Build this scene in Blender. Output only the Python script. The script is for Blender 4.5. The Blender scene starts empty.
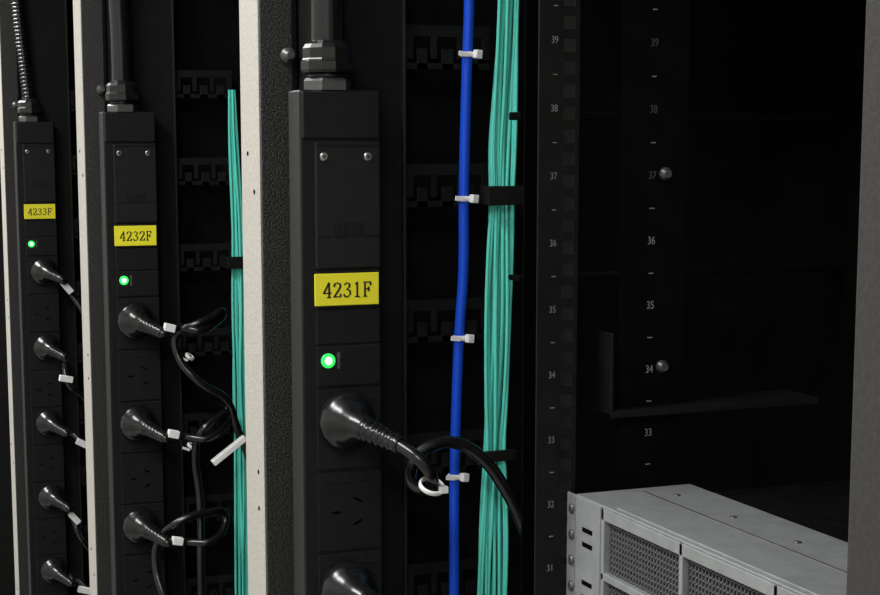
import bpy, bmesh, math, random
from mathutils import Vector, Matrix
random.seed(4)
EYE = 1.70          # camera height; rack features are dimensioned from it
S = bpy.context.scene
S.view_settings.view_transform = 'Standard'

# ---------------------------------------------------------------- materials
def mat(name, col, rough=0.5, metal=0.0, emis=None, es=0, noise=0.0, nscale=300, bump=0.0, spec=0.5):
    m = bpy.data.materials.new(name); m.use_nodes = True
    nt = m.node_tree; b = nt.nodes['Principled BSDF']
    b.inputs['Base Color'].default_value = (*col, 1)
    b.inputs['Roughness'].default_value = rough
    b.inputs['Metallic'].default_value = metal
    b.inputs['Specular IOR Level'].default_value = spec
    if emis:
        b.inputs['Emission Color'].default_value = (*emis, 1)
        b.inputs['Emission Strength'].default_value = es
    if noise or bump:
        tc = nt.nodes.new('ShaderNodeTexCoord'); n = nt.nodes.new('ShaderNodeTexNoise')
        n.inputs['Scale'].default_value = nscale; n.inputs['Detail'].default_value = 3
        nt.links.new(tc.outputs['Object'], n.inputs['Vector'])
        if noise:
            r = nt.nodes.new('ShaderNodeValToRGB')
            r.color_ramp.elements[0].position = .35; r.color_ramp.elements[1].position = .65
            r.color_ramp.elements[0].color = (*[c*(1-noise) for c in col], 1)
            r.color_ramp.elements[1].color = (*[min(1, c*(1+noise)) for c in col], 1)
            nt.links.new(n.outputs['Fac'], r.inputs['Fac']); nt.links.new(r.outputs['Color'], b.inputs['Base Color'])
        if bump:
            bp = nt.nodes.new('ShaderNodeBump'); bp.inputs['Strength'].default_value = bump
            bp.inputs['Distance'].default_value = 0.001
            nt.links.new(n.outputs['Fac'], bp.inputs['Height']); nt.links.new(bp.outputs['Normal'], b.inputs['Normal'])
    return m
M = dict(
 black=mat('rack_black_paint', (.0034,.0034,.0034), .6, noise=.3, nscale=60, bump=.2, spec=.10),
 deep=mat('rack_matt_black', (.0022,.0022,.0022), .7, noise=.3, nscale=60, spec=.06),
 black2=mat('rack_black_bracket', (.0078,.0078,.0076), .5, noise=.2, nscale=60, spec=.16),
 grain=mat('textured_black_post', (.023,.023,.022), .42, noise=.9, nscale=650, bump=1.0, spec=.4),
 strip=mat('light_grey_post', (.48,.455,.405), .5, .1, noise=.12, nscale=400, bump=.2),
 shade_strip=mat('shaded_post', (.045,.043,.040), .6, noise=.10, nscale=400, bump=.2, spec=.15),  # light post material darkened: shade on the near post is painted into the colour
 pdu=mat('pdu_black_plastic', (.0100,.0100,.0103), .42, noise=.15, nscale=200, bump=.1, spec=.25),
 pdu2=mat('pdu_cover_plastic', (.0140,.0140,.0140), .38, noise=.12, nscale=200, bump=.1, spec=.30),
 slot=mat('socket_slot_dark', (.0005,.0005,.0005), .9, spec=.05),
 rubber=mat('black_rubber', (.007,.007,.0073), .24, spec=.6),
 gland=mat('gland_nylon', (.008,.008,.008), .3, spec=.5),
 steel=mat('steel', (.55,.55,.55), .3, .9),
 dsteel=mat('dark_steel', (.13,.13,.13), .4, .7),
 yellow=mat('yellow_label', (.95,.86,.03), .5),
 ink=mat('label_ink', (.01,.01,.01), .6),
 led=mat('green_led', (.02,.6,.10), .3, emis=(.03,.9,.12), es=.9),
 ledcore=mat('led_core', (.6,1,.6), .3, emis=(.5,1,.55), es=1.6),
 blue=mat('blue_cable', (.008,.075,.66), .4, spec=.3),
 aqua=mat('aqua_fiber_jacket', (.12,.72,.59), .45, spec=.3),
 white=mat('white_nylon', (.85,.85,.84), .4),
 num=mat('rail_print', (.19,.19,.19), .7),
 dimnum=mat('column_print', (.22,.22,.22), .7),
 metal=mat('server_zinc_sheet', (.36,.375,.38), .38, .5, noise=.08, nscale=80),
 wire=mat('grille_mesh', (.15,.155,.155), .5, .5),
 wall=mat('wall_paint', (.55,.55,.53), .8, noise=.05, nscale=8),
 floor=mat('floor_tiles', (.35,.35,.34), .5, noise=.1, nscale=15),
 ceil=mat('ceiling_paint', (.7,.7,.7), .9, noise=.03, nscale=10),
 lamp=mat('lamp_diffuser', (1,1,1), .5, emis=(1,.97,.93), es=3),
)
# ---------------------------------------------------------------- helpers
def link(o, parent=None):
    S.collection.objects.link(o)
    if parent: o.parent = parent
    return o
def root(name, loc=(0,0,0)):
    e = bpy.data.objects.new(name, None); e.empty_display_size = .05
    return link(e)
def boxes(name, lst, m, parent=None, bev=0.0):
    """lst of (x0,x1,y0,y1,z0,z1)"""
    bm = bmesh.new()
    for (x0,x1,y0,y1,z0,z1) in lst:
        vs = [bm.verts.new(p) for p in [(x0,y0,z0),(x1,y0,z0),(x1,y1,z0),(x0,y1,z0),(x0,y0,z1),(x1,y0,z1),(x1,y1,z1),(x0,y1,z1)]]
        for f in [(0,3,2,1),(4,5,6,7),(0,1,5,4),(1,2,6,5),(2,3,7,6),(3,0,4,7)]:
            bm.faces.new([vs[i] for i in f])
    me = bpy.data.meshes.new(name); bm.to_mesh(me); bm.free()
    o = bpy.data.objects.new(name, me); me.materials.append(m); link(o, parent)
    if bev:
        b = o.modifiers.new('bev', 'BEVEL'); b.width = bev; b.segments = 2; b.limit_method = 'ANGLE'
    return o
def obox(name, c, size, rot, m, parent, bev=0.0003):
    o = boxes(name, [(-size[0]/2,size[0]/2,-size[1]/2,size[1]/2,-size[2]/2,size[2]/2)], m, parent, bev)
    o.location = c; o.rotation_euler = rot; return o
def lathe(name, prof, c, m, parent, seg=32, axis='Z', smooth=True):
    """prof list of (r, h) about axis"""
    bm = bmesh.new(); rings = []
    for r, h in prof:
        rings.append([bm.verts.new((r*math.cos(2*math.pi*i/seg), r*math.sin(2*math.pi*i/seg), h)) for i in range(seg)])
    for a, b in zip(rings, rings[1:]):
        for i in range(seg):
            f = bm.faces.new((a[i], a[(i+1)%seg], b[(i+1)%seg], b[i])); f.smooth = smooth
    bm.faces.new(rings[0][::-1]); bm.faces.new(rings[-1])
    bmesh.ops.recalc_face_normals(bm, faces=bm.faces)
    me = bpy.data.meshes.new(name); bm.to_mesh(me); bm.free(); me.materials.append(m)
    o = bpy.data.objects.new(name, me); link(o, parent); o.location = c
    if axis == '-Y': o.rotation_euler = (math.pi/2, 0, 0)
    if axis == '-X': o.rotation_euler = (0, -math.pi/2, 0)
    return o
def tube(name, paths, r, m, parent, kind='BEZIER', radii=None):
    cu = bpy.data.curves.new(name, 'CURVE'); cu.dimensions = '3D'
    cu.bevel_depth = r; cu.bevel_resolution = 5; cu.resolution_u = 10; cu.use_fill_caps = True
    for pts in paths:
        if kind == 'BEZIER':
            sp = cu.splines.new('BEZIER'); sp.bezier_points.add(len(pts)-1)
            for i, p in enumerate(pts):
                bp = sp.bezier_points[i]; bp.co = p; bp.handle_left_type = bp.handle_right_type = 'AUTO'
        else:
            sp = cu.splines.new('POLY'); sp.points.add(len(pts)-1)
            for i, p in enumerate(pts):
                sp.points[i].co = (*p, 1)
                if radii: sp.points[i].radius = radii[i]
        sp.use_smooth = True
    cu.materials.append(m)
    return link(bpy.data.objects.new(name, cu), parent)
def text(name, body, c, size, m, parent, rot=(math.pi/2,0,0), sx=1.0, bold=0.0, space=1.0):
    cu = bpy.data.curves.new(name, 'FONT'); cu.body = body; cu.size = size; cu.space_character = space
    cu.align_x = 'CENTER'; cu.align_y = 'CENTER'; cu.extrude = .0001; cu.offset = bold
    cu.materials.append(m)
    o = link(bpy.data.objects.new(name, cu), parent)
    o.location = c; o.rotation_euler = rot; o.scale = (sx, 1, 1); return o
def torus(name, c, R, r, m, parent, rot=(0,0,0)):
    bm = bmesh.new(); A, B = 28, 8; g = []
    for i in range(A):
        a = 2*math.pi*i/A
        g.append([bm.verts.new(((R+r*math.cos(2*math.pi*j/B))*math.cos(a), (R+r*math.cos(2*math.pi*j/B))*math.sin(a), 1.8*r*math.sin(2*math.pi*j/B))) for j in range(B)])
    for i in range(A):
        for j in range(B):
            f = bm.faces.new((g[i][j], g[(i+1)%A][j], g[(i+1)%A][(j+1)%B], g[i][(j+1)%B])); f.smooth = True
    me = bpy.data.meshes.new(name); bm.to_mesh(me); bm.free(); me.materials.append(m)
    o = link(bpy.data.objects.new(name, me), parent); o.location = c; o.rotation_euler = rot; return o
def seriftext(name, body, c, h, m, parent):
    """printed serif-style digits built from strokes, on a 6x10 cell; faces -Y"""
    G = {'4':[((4.2,0),(4.2,10)),((4.2,10),(.3,3)),((.3,3),(5.8,3)),((3,0),(5.4,0))],
         '2':[((.6,7.6),(1.2,9.4)),((1.2,9.4),(3,10)),((3,10),(4.9,9.2)),((4.9,9.2),(5.2,7.4)),((5.2,7.4),(3.8,4.8)),((3.8,4.8),(.6,.3)),((.6,.3),(5.2,.3)),((5.2,.3),(5.5,2))],
         '3':[((.8,8.6),(2.6,10)),((2.6,10),(4.6,9)),((4.6,9),(4.6,7)),((4.6,7),(2.6,5.4)),((2.6,5.4),(4.9,4.2)),((4.9,4.2),(5.1,2)),((5.1,2),(3.4,0.2)),((3.4,.2),(1.6,.1)),((1.6,.1),(.5,1.6))],
         '1':[((3,0),(3,10)),((3,10),(1.4,8.6)),((1.4,0),(4.6,0))],
         'F':[((1.4,0),(1.4,10)),((.4,10),(5.4,10)),((5.4,10),(5.6,8)),((1.4,5.2),(4.2,5.2)),((4.2,6.4),(4.2,4)),((.4,0),(2.8,0))]}
    u = h/10; adv = 7.3*u; n = len(body)
    bm = bmesh.new()
    for k, ch in enumerate(body):
        ox = (k-n/2)*adv+.8*u
        for (a, b) in G[ch]:
            ax, az, bx, bz = ox+a[0]*u, a[1]*u-h/2, ox+b[0]*u, b[1]*u-h/2
            d = Vector((bx-ax, 0, bz-az)); L = d.length; d.normalize()
            vert = abs(d.z) > .8
            w = (.68 if vert else .42)*u; nrm = Vector((-d.z, 0, d.x))*w
            A = Vector((ax,0,az))-d*w*.6; B = Vector((bx,0,bz))+d*w*.6
            fr = [bm.verts.new(p+Vector((0,-.00015,0))) for p in (A-nrm,B-nrm,B+nrm,A+nrm)]
            bk = [bm.verts.new(p+Vector((0,.0002,0))) for p in (A-nrm,B-nrm,B+nrm,A+nrm)]
            bm.faces.new(fr); bm.faces.new(bk[::-1])
            for i in range(4): bm.faces.new((fr[i],bk[i],bk[(i+1)%4],fr[(i+1)%4]))
    bmesh.ops.recalc_face_normals(bm, faces=bm.faces)
    me = bpy.data.meshes.new(name); bm.to_mesh(me); bm.free(); me.materials.append(m)
    o = link(bpy.data.objects.new(name, me), parent); o.location = c; return o

# ---------------------------------------------------------------- room
boxes('floor', [(-1.5,2.6,-2.2,6.2,-.1,0)], M['floor'])
boxes('ceiling', [(-1.5,2.6,-2.2,6.2,2.8,2.9)], M['ceil'])
boxes('wall_left', [(-1.6,-1.5,-2.3,6.3,-.1,2.9)], M['wall'])
boxes('wall_right', [(2.6,2.7,-2.3,6.3,-.1,2.9)], M['wall'])
boxes('wall_back', [(-1.5,2.6,6.2,6.3,-.1,2.9)], M['wall'])
boxes('wall_front', [(-1.5,2.6,-2.3,-2.2,-.1,2.9)], M['wall'])
for ly, w in ((-1.0, 28), (1.0, 29), (3.0, 38), (5.0, 30)):
    e = root('ceiling_light')
    boxes('housing', [(-.75,-.35,ly-.6,ly+.6,2.75,2.8)], M['white'], e, .004)
    boxes('diffuser', [(-.73,-.37,ly-.58,ly+.58,2.742,2.75)], M['lamp'], e)
    L = bpy.data.lights.new('tube_light', 'AREA'); L.shape = 'RECTANGLE'; L.size = .34; L.size_y = 1.1
    L.energy = w; L.color = (.99,.985,.97)
    lo = link(bpy.data.objects.new('tube_light', L), e); lo.location = (-.55, ly, 2.738)

# ---------------------------------------------------------------- racks
FX = .342      # rear opening plane of the row
def rack(yfar, width, near_post=False):
    """yfar = near edge of the far light post; interior runs toward -Y"""
    e = root('server_rack')
    yn = yfar - width + .063
    H = 2.05
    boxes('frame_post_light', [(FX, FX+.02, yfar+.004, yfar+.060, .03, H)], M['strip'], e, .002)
    boxes('frame_post_flange', [(FX, FX+.028, yfar-.002, yfar+.004, .03, H)], M['grain'], e, .0008)
    boxes('post_inner_fold', [(FX+.025, FX+.028, yfar-.006, yfar-.002, .03, H)], M['black'], e)
    boxes('side_panel', [(FX+.02, 1.44, yfar+.010, yfar+.016, .03, H)], M['black'], e)
    boxes('top_panel', [(FX+.02, 1.44, yn, yfar+.010, H-.03, H)], M['black'], e)
    boxes('bottom_panel', [(FX+.02, 1.44, yn, yfar+.010, .03, .06)], M['black'], e)
    boxes('door_panel', [(1.44, 1.46, yn, yfar+.016, .03, H)], M['black'], e)
    boxes('feet', [(FX+.03,FX+.08,yfar-.06,yfar,0,.03),(1.36,1.41,yfar-.06,yfar,0,.03),
                   (FX+.03,FX+.08,yn+.01,yn+.07,0,.03),(1.36,1.41,yn+.01,yn+.07,0,.03)], M['dsteel'], e)
    boxes('pdu_carrier', [(.372, .447, yfar-.036, yfar+.010, .06, H-.03)], M['black2'], e, .001)
    boxes('carrier_lip', [(.4445, .447, yfar-.042, yfar-.036, .06, H-.03)], M['pdu2'], e, .0006)
    combs = []
    yb0, yb1 = yfar-.036, yfar-.032
    z = EYE + .094
    while z > .3:
        combs += [(.448,.520,yb0,yb1,z-.009,z)]
        for x0, x1 in ((.448,.455),(.470,.475),(.492,.497),(.513,.520)):
            combs += [(x0,x1,yb0,yb1,z-.026,z-.008)]
        combs += [(.458,.467,yb0,yb1,z-.034,z-.018),(.479,.489,yb0,yb1,z-.034,z-.018),(.500,.510,yb0,yb1,z-.034,z-.018)]
        combs += [(.448,.520,yb0,yb1,z-.034,z-.029)]
        combs += [(.448,.452,yb1-.001,yfar+.010,z-.034,z),(.516,.520,yb1-.001,yfar+.010,z-.034,z)]
        z -= .107
    boxes('cable_management_combs', combs, M['black2'], e, .0004)
    for i in range(8):
        zz = EYE+.25-.255*i
        lathe('post_hole', [(.0018,0),(.0018,.0006)], (FX+.0001, yfar+.020+.018*(i%2), zz), M['slot'], e, 12, '-X')
        lathe('post_hole', [(.0018,0),(.0018,.0006)], (FX+.0001, yfar+.020, zz-.030), M['slot'], e, 12, '-X')
    if near_post:
        yp = .403
        boxes('near_frame_post', [(FX, FX+.02, yp, yp+.063, .03, H)], M['shade_strip'], e, .002)
        boxes('near_frame_flange', [(FX+.02, FX+.05, yp+.040, yp+.046, .03, H)], M['black'], e)
    return e
r3 = rack(1.225, .80, True)
rack(2.025, .80)
rack(2.825, .80)
rack(3.625, .80)
# 19-inch rails of the nearest rack
ry = .974
x0, x1, nx, hx, hw = .461, .491, .472, .483, .0042
bl = [(x0, hx-hw, ry, ry+.002, .06, 2.02), (hx+hw, x1, ry, ry+.002, .06, 2.02)]
z = EYE - 1.5
while z < EYE+.30:
    bl.append((hx-hw, hx+hw, ry, ry+.002, z, z+.0062)); z += .01482
bl += [(x1-.002, x1, ry+.002, ry+.045, .06, 2.02)]
boxes('mounting_rail', bl, M['black2'], r3, .0003)
boxes('rail_rear_web', [(x0+.004, x1, ry+.030, ry+.032, .06, 2.02)], M['slot'], r3)
for u in range(28, 42):
    zz = EYE - .197 + (u-33)*.04445
    text('unit_number', str(u), (nx, ry-.0005, zz), .0066, M['num'], r3, sx=.8)
    boxes('unit_mark', [(nx-.0008, nx+.0022, ry-.0006, ry, zz-.0226, zz-.0219)], M['num'], r3)
boxes('depth_stay', [(.512,.68,ry-.010,ry+.030,EYE-.1805,EYE-.178),(.512,.514,ry-.01,ry+.03,EYE-.178,EYE-.125),
                     (.512,.68,ry-.011,ry-.010,EYE-.1830,EYE-.178)], M['black2'], r3, .0005)
boxes('rail_backing', [(.491,.503,ry+.03,ry+.045,.06,2.02)], M['deep'], r3)
boxes('inner_column', [(.525,.575,ry+.002,ry+.006,.06,2.02),(.573,.575,ry+.006,ry+.05,.06,2.02)], M['deep'], r3)
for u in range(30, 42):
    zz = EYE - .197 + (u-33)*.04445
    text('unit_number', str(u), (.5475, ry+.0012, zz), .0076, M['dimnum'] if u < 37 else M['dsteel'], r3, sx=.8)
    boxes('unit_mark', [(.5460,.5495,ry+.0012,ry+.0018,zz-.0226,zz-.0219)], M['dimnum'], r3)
for zz in (-.018, -.151):
    lathe('rail_bolt', [(.0045,0),(.0045,.002),(.003,.003),(.0028,.005)], (.5575, ry+.002, EYE+zz), M['dsteel'], r3, 20, '-Y')
boxes('cross_members', [(.505,1.40,1.10,1.12,EYE+.02,EYE+.026),(.505,1.40,1.10,1.12,EYE-.10,EYE-.096),
                        (.80,.84,1.05,1.235,.06,2.02)], M['deep'], r3, .001)
boxes('rail_brackets', [(.545,.57,ry+.04,1.235,EYE+.18,EYE+.20),(.545,.57,ry+.04,1.235,EYE-.9,EYE-.88)], M['deep'], r3)

# ---------------------------------------------------------------- PDUs
def pdu(off, label):
    e = root('power_distribution_unit')
    Y = 1.157+off
    x0, x1 = .353, .416
    boxes('housing', [(x0,x1,Y,Y+.030,EYE-1.45,EYE+.0421)], M['pdu'], e, .0015)
    boxes('end_cap', [(x0+.001,x1-.001,Y-.0025,Y+.002,EYE+.006,EYE+.041)], M['pdu'], e, .0015)
    p0, p1 = .3635, .4150
    boxes('terminal_cover', [(p0,p1,Y-.003,Y+.001,EYE-.0905,EYE+.0040)], M['pdu2'], e, .0012)
    boxes('cover_ridge', [(p0+.001,p1-.001,Y-.0040,Y-.002,EYE+.0010,EYE+.0030),
                          (p0+.001,p1-.001,Y-.0036,Y-.002,EYE-.0665,EYE-.0655)], M['pdu'], e, .0003)
    boxes('latch_tab', [(p0+.013,p1-.015,Y-.0036,Y-.0025,EYE-.0660,EYE-.0560),
                        (p0+.021,p0+.023,Y-.0040,Y-.0030,EYE-.0660,EYE-.0560)], M['pdu'], e, .0004)
    for sx in (p0+.007, p1-.010):
        lathe('cover_screw', [(.0033,0),(.0033,.0006),(.0024,.0012)], (sx, Y-.003, EYE-.0070), M['steel'], e, 20, '-Y')
        for a in (0, math.pi/2):
            obox('screw_slot', (sx, Y-.0043, EYE-.0070), (.0032,.0003,.0006), (0,a+.5,0), M['slot'], e, 0)
    boxes('label_section', [(p0,p1,Y-.002,Y+.001,EYE-.1205,EYE-.092)], M['pdu'], e, .001)
    boxes('yellow_label', [(p0-.0012,p1-.0018,Y-.0030,Y-.0018,EYE-.1183,EYE-.0941)], M['yellow'], e, .0004)
    seriftext('label_text', label, ((p0+p1)/2-.0015, Y-.0031, EYE-.1066), .0108, M['ink'], e)
    boxes('indicator_section', [(p0,p1,Y-.002,Y+.001,EYE-.1800,EYE-.1490),(p0,p1,Y-.0012,Y+.001,EYE-.148,EYE-.1215)], M['pdu'], e, .001)
    lathe('led_bezel', [(.0056,0),(.0056,.001),(.0048,.0014)], (.3725, Y-.002, EYE-.1600), M['led'], e, 24, '-Y')
    lathe('led_core', [(.0032,0),(.0028,.0012),(.0014,.0018)], (.3725, Y-.0033, EYE-.1600), M['ledcore'], e, 20, '-Y')
    text('power_text', 'POWER', (.3810, Y-.0024, EYE-.1600), .0036, M['num'], e, rot=(math.pi/2, -math.pi/2, 0))
    cells = []
    n = 0; z = EYE-.1815
    while z-.063 > EYE-1.44:
        cells.append((p0,p1,Y-.002,Y+.001,z-.0625,z-.0005))
        cells.append((p0+.004,p1-.004,Y-.0027,Y-.001,z-.0095,z-.0080))
        z -= .064; n += 1
    boxes('socket_modules', cells, M['pdu'], e, .0010)
    for i in range(n):
        zc = EYE-.1815-.064*i-.032
        xc = (p0+p1)/2
        obox('earth_slot', (xc-.011, Y-.0021, zc), (.0065,.0006,.0018), (0,0,0), M['slot'], e, 0)
        obox('live_slot', (xc+.006, Y-.0021, zc+.009), (.0075,.0006,.0018), (0,math.radians(28),0), M['slot'], e, 0)
        obox('neutral_slot', (xc+.006, Y-.0021, zc-.009), (.0075,.0006,.0018), (0,math.radians(-28),0), M['slot'], e, 0)
    gx, gy, gz = .3795, Y+.015, EYE+.042
    lathe('gland_locknut', [(.0185,0),(.0185,.007),(.017,.009)], (gx,gy,gz), M['dsteel'], e, 6, smooth=False)
    lathe('gland_thread', [(.0155,.009),(.0155,.013)], (gx,gy,gz), M['gland'], e)
    lathe('gland_body', [(.0195,.013),(.0205,.015),(.0205,.021),(.0195,.022),(.0195,.0225),(.0190,.0235),(.0190,.031),(.0170,.034),(.0130,.0365),(.0115,.038)], (gx,gy,gz), M['gland'], e, 12, smooth=False)
    if off < 1.5:
        tube('supply_cord', [[(gx,gy,gz+.03),(gx,gy,gz+.08),(gx-.002,gy,gz+.16),(gx-.004,gy,gz+.28)]], .0125, M['rubber'], e)
    else:
        pts, rad = [], []
        for i in range(160):
            t = i/159
            pts.append((gx-.016*math.sin(t*1.5), gy, gz+.03+.25*t)); rad.append(.0085 if i%4<2 else .011)
        tube('supply_conduit', [pts], 1.0, M['rubber'], e, 'POLY', rad)
    lathe('mounting_bolt', [(.006,0),(.006,.004),(.003,.005),(.003,.010)], (.3625, Y+.062, EYE+.070), M['dsteel'], e, 16, '-Y')
    return e
pdu(0, '4231F'); pdu(.8, '4232F'); pdu(1.6, '4233F')

# ---------------------------------------------------------------- power cords
def plug_profile():
    s = [0,.0015,.005,.010,.0125,.0135,.0145,.017,.020,.024,.028,.032,.035]
    r = [.0205,.0225,.0232,.0228,.0218,.0200,.0190,.0182,.0162,.0130,.0112,.0102,.0098]
    d = .035
    for i in range(6):
        s += [d+.0012,d+.0018,d+.0045,d+.0052]; r += [.0068,.0092-.0005*i,.0092-.0005*i,.0068-.0002*i]; d += .0062
    return s, r
def cord(off, zc, path, tags=(), ties=(), xc=.3845, drop=.010, lat=.020):
    e = root('power_cord')
    Y = 1.157+off-.002
    s, r = plug_profile(); T = s[-1]
    pts = []
    for a in s:
        t = max(0, (a-.012))/(T-.012)
        pts.append((xc+lat*t**1.2, Y-a*.95, EYE+zc-drop*t**1.3))
    tube('plug_body', [pts], 1.0, M['rubber'], e, 'POLY', r)
    last = pts[-1]; prev = pts[-4]
    tube('cord', [[prev, last]+[(x,y,EYE+z) for x,y,z in path]], .0049, M['rubber'], e)
    for (x,y,z,l,w,ang) in tags:
        obox('cord_tag', (x,y,EYE+z), (l,.0105,w), (0,ang,0), M['white'], e, .0008)
    for (x,y,z) in ties:
        torus('cable_tie', (x,y,EYE+z), .0055, .0011, M['white'], e, (0,math.pi/2,.4))
    return e
# nearest rack
c = cord(0, -.206, [(.417,1.072,-.227),(.4265,1.078,-.241),(.430,1.095,-.252),(.424,1.115,-.248),(.431,1.122,-.232),(.446,1.122,-.2235),(.463,1.122,-.2235),(.482,1.120,-.2345),(.503,1.118,-.262),(.524,1.118,-.305),(.5415,1.118,-.345),(.550,1.118,-.40)], xc=.3855)
torus('cable_tie', (.4270,1.080,EYE-.2460), .0088, .0012, M['white'], c, (.5,.1,0))
obox('tie_head', (.4330,1.072,EYE-.2475), (.006,.005,.005), (0,0,0), M['white'], c)
cord(0, -.338, [(.405,1.06,-.375),(.410,1.07,-.43),(.420,1.09,-.52)], xc=.3855)
# middle rack
def P2(lst, y=1.92): return [(.3842+a/1000, y-(.010*math.sin(i*1.7)), -.2063-b/1000) for i,(a,b) in enumerate(lst)]
Z2 = lambda b: -.2063-b/1000
A2 = lambda a: .3842+a/1000
cord(.8, -.209, P2([(42,8),(66,11),(88,4),(99,-6),(82,-3),(60,5),(43,16),(41,38),(62,72),(98,98),(114,134),(132,190),(138,300),(136,600)], 1.905), tags=[(A2(28),1.888,Z2(6),.013,.009,.25)])
cord(.8, -.335, P2([(42,140),(74,143),(97,130),(106,120),(84,122),(66,136),(62,160),(66,222),(62,300),(64,420)], 1.905), tags=[(A2(30),1.888,Z2(134),.013,.009,.25),(A2(97),1.885,Z2(158),.050,.007,-.62)])
cord(.8, -.463, P2([(42,271),(74,271),(94,260),(97,244),(74,236),(36,244),(14,270),(10,300),(18,340),(40,400)], 1.905), tags=[(A2(32),1.888,Z2(265),.013,.009,.2)])
e = root('cable_tie_set')
for (a,b) in ((66,50),(66,162),(116,120)):
    torus('tie_loop', (A2(a),1.95,EYE+Z2(b)), .0052, .0012, M['white'], e, (.3,.6,0))
    obox('tie_tail', (A2(a)-.008,1.945,EYE+Z2(b)-.002), (.010,.001,.003), (0,.4,0), M['white'], e)
boxes('hook_stand', [(A2(64),A2(68),1.95,1.995,EYE+Z2(52),EYE+Z2(48)),(A2(64),A2(68),1.95,1.995,EYE+Z2(164),EYE+Z2(160)),(A2(114),A2(118),1.95,1.995,EYE+Z2(122),EYE+Z2(118))], M['black2'], e)
# far rack
def P1(lst): return [(.3842+a/1000, 2.715-(.008*math.sin(i*1.9)), -.2037-b/1000) for i,(a,b) in enumerate(lst)]
A1 = A2; Z1 = lambda b: -.2037-b/1000
def T1(a,b,ang,l=.022): return (A1(a),2.70,Z1(b),l,.010,ang)
cord(1.6, -.206, P1([(38,28),(65,74),(78,120),(80,180)]), tags=[T1(36,26,.9)], xc=.391)
cord(1.6, -.334, P1([(30,153),(35,188),(62,216),(80,250)]), tags=[T1(30,178,.2),T1(74,176,-.9,.034)], xc=.391)
cord(1.6, -.462, P1([(34,268),(56,288),(82,300)]), tags=[T1(54,289,.5),T1(78,268,-.8,.03)], xc=.391)
cord(1.6, -.590, P1([(33,405),(46,448),(68,486),(80,530)]), tags=[T1(37,415,.9),T1(76,445,-.8,.03)], xc=.391)
cord(1.6, -.718, P1([(32,518),(58,546),(80,600)]), tags=[T1(50,541,.3)], xc=.391)

# ---------------------------------------------------------------- network cable
e = root('network_cable')
pts = [(.4960,1.172,EYE+.30),(.4945,1.172,EYE+.105),(.4925,1.172,EYE+.05),(.4905,1.172,EYE-.036),(.4900,1.172,EYE-.10),(.4868,1.172,EYE-.146),(.4845,1.172,EYE-.20),(.4830,1.172,EYE-.256),(.4826,1.172,EYE-.34),(.483,1.172,EYE-.6),(.483,1.172,.3)]
tube('blue_jacket', [pts], .0041, M['blue'], e)
for x, z in ((.4935,.0710),(.4908,-.0400),(.4873,-.1495),(.4832,-.2605)):
    torus('cable_tie', (x,1.172,EYE+z), .0050, .0012, M['white'], e)
    obox('tie_head', (x+.0055,1.165,EYE+z), (.0060,.0055,.0066), (0,.1,.2), M['white'], e, .0008)
    obox('tie_tail', (x-.006,1.166,EYE+z+.0002), (.008,.0012,.0036), (0,.12,0), M['white'], e)

# ---------------------------------------------------------------- fibre bundles
def fibers(off, xs, n, spread, r=.00135):
    e = root('fiber_optic_cable_bundle')
    paths = []
    for i in range(n):
        fx = (i+.5)/n-.5
        ph = random.random()*6; dy = random.uniform(-.006,.006)
        path = []
        for (z, x, w) in xs:
            jig = .0010*math.sin(z*23+ph)
            path.append((x+fx*spread*w+jig, 1.172+off+dy+.001*math.cos(z*20+ph), EYE+z))
        paths.append(path)
    tube('aqua_fibers', paths, r, M['aqua'], e)
    return e
xs = [(.31,.532,.7),(.2,.529,.8),(.10,.5265,.85),(.04,.524,1.0),(0,.5221,1.05),(-.036,.5215,.9),(-.08,.5205,1.0),(-.14,.5195,1.05),(-.2,.518,1.0),(-.24,.5168,.85),(-.29,.516,1.05),(-.34,.515,1.15),(-.45,.513,1.1),(-.8,.51,1),(-1.4,.51,1)]
e = fibers(0, xs, 17, .0215, .00142)
boxes('fiber_clip', [(.504,.538,1.155,1.159,EYE-.045,EYE-.030),(.506,.538,1.186,1.189,EYE-.045,EYE-.030),(.504,.507,1.159,1.186,EYE-.045,EYE-.030),(.535,.538,1.159,1.186,EYE-.045,EYE-.030),(.509,.513,1.189,1.2,EYE-.045,EYE-.03)], M['black2'], e, .001)
boxes('fiber_strap', [(.503,.532,1.160,1.163,EYE-.249,EYE-.240),(.503,.532,1.182,1.185,EYE-.249,EYE-.240)], M['black2'], e, .001)
xs2 = [(.07,.514,.3),(.02,.515,.6),(-.1,.518,.9),(-.2,.519,1.0),(-.3,.518,1),(-.4,.518,1.1),(-.54,.517,1.1),(-.8,.516,1),(-1.4,.515,1)]
e = fibers(.8, xs2, 11, .016, .0015)
boxes('fiber_clip', [(.501,.53,1.957,1.960,EYE-.150,EYE-.135),(.501,.504,1.96,1.995,EYE-.150,EYE-.135)], M['black2'], e, .001)
fibers(1.6, xs2, 8, .016, .0014)

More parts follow.
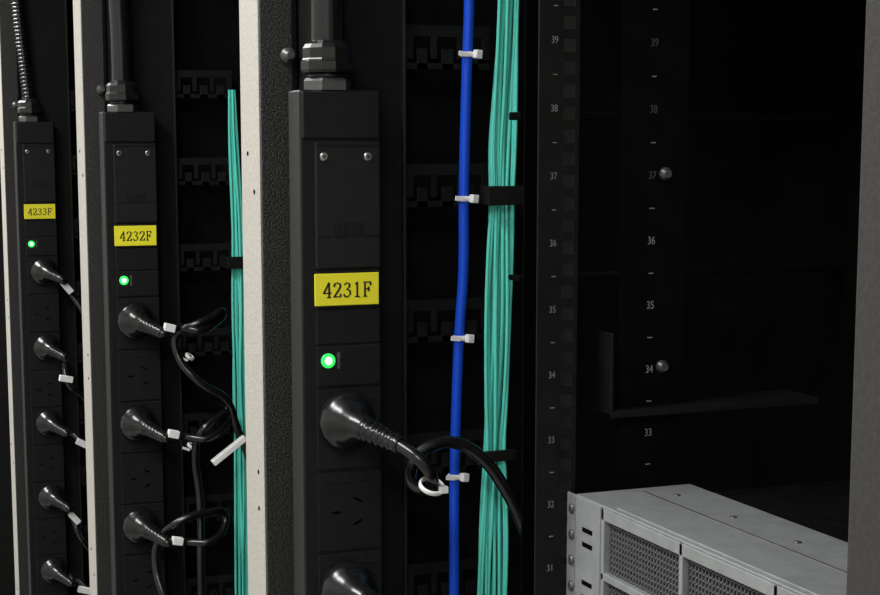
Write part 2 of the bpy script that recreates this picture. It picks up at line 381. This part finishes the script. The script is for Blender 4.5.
# ---------------------------------------------------------------- rack server
e = root('rack_server')
SX = .482; zt = EYE-.2310; zb = EYE-.319; ya, yb = .520, .955
boxes('top_hood', [(SX,SX+.088,ya,yb,zt-.002,zt)], M['metal'], e, .0006)
boxes('hood_rear_fold', [(SX+.086,SX+.088,ya,yb,zt-.010,zt-.002)], M['metal'], e)
boxes('hood_lip', [(SX+.004,SX+.030,ya+.004,yb-.05,zt,zt+.0008)], M['metal'], e, .0003)
boxes('chassis', [(SX+.088,SX+.62,ya+.004,yb-.004,zb,zt-.006)], M['black'], e, .001)
boxes('inner_backing', [(SX+.010,SX+.086,ya+.002,yb-.002,zb,zt-.003)], M['slot'], e)
fr = [(SX,SX+.006,ya,yb,zt-.010,zt-.002),(SX,SX+.006,ya,yb,zt-.050,zt-.045),(SX,SX+.006,ya,yb,zb,zb+.006),
      (SX-.001,SX+.010,yb-.036,yb,zb,zt-.001)]
y = yb-.036
while y > ya+.02:
    fr.append((SX,SX+.008,y-.004,y,zb,zt-.002)); y -= .100
boxes('face_frame', fr, M['metal'], e, .0006)
w = []
y = ya+.005
while y < yb-.036:
    w.append((SX+.004,SX+.0052,y,y+.0010,zb+.004,zt-.008)); y += .0038
z = zb+.006
while z < zt-.010:
    w.append((SX+.004,SX+.0052,ya+.004,yb-.036,z,z+.0010)); z += .0038
boxes('vent_grille', w, M['wire'], e)
boxes('mounting_ear', [(SX+.002,SX+.004,yb,yb+.018,zb,zt-.002),(SX-.001,SX+.010,yb-.002,yb+.001,zb,zt-.001)], M['metal'], e, .0008)
boxes('corner_slots', [(SX-.0014,SX-.0009,yb-.026,yb-.012,zt-z1-.0030,zt-z1) for z1 in (.020,.030,.056,.066)], M['slot'], e)
for dz in (.012,.030,.048,.066):
    lathe('ear_screw', [(.0034,0),(.0034,.0012),(.002,.002)], (SX+.002, yb+.0095, zt-dz), M['dsteel'], e, 16, '-X')
for i in range(6):
    lathe('hood_rivet', [(.0025,0),(.0025,.0006),(.0012,.0011)], (SX+.06, yb-.03-.07*i, zt), M['dsteel'], e, 14)
boxes('hood_seam', [(SX+.045,SX+.046,ya+.01,yb-.01,zt,zt+.0005)], M['dsteel'], e)
boxes('support_rails', [(SX+.012,SX+.60,yb-.004,yb+.014,zb-.004,zb+.002)], M['black'], e)

# ---------------------------------------------------------------- world + camera
w = bpy.data.worlds.new('room_ambient'); S.world = w; w.use_nodes = True
w.node_tree.nodes['Background'].inputs[0].default_value = (.8,.85,.9,1)
w.node_tree.nodes['Background'].inputs[1].default_value = .05
cam = bpy.data.cameras.new('camera'); co = link(bpy.data.objects.new('camera', cam))
cam.sensor_width = 36; cam.lens = 36*1617/880
cam.shift_y = 62.5/880; cam.clip_start = .02
co.location = (0,0,EYE)
co.rotation_euler = (math.radians(90-7.5), 0, math.radians(-21.87))
S.camera = co
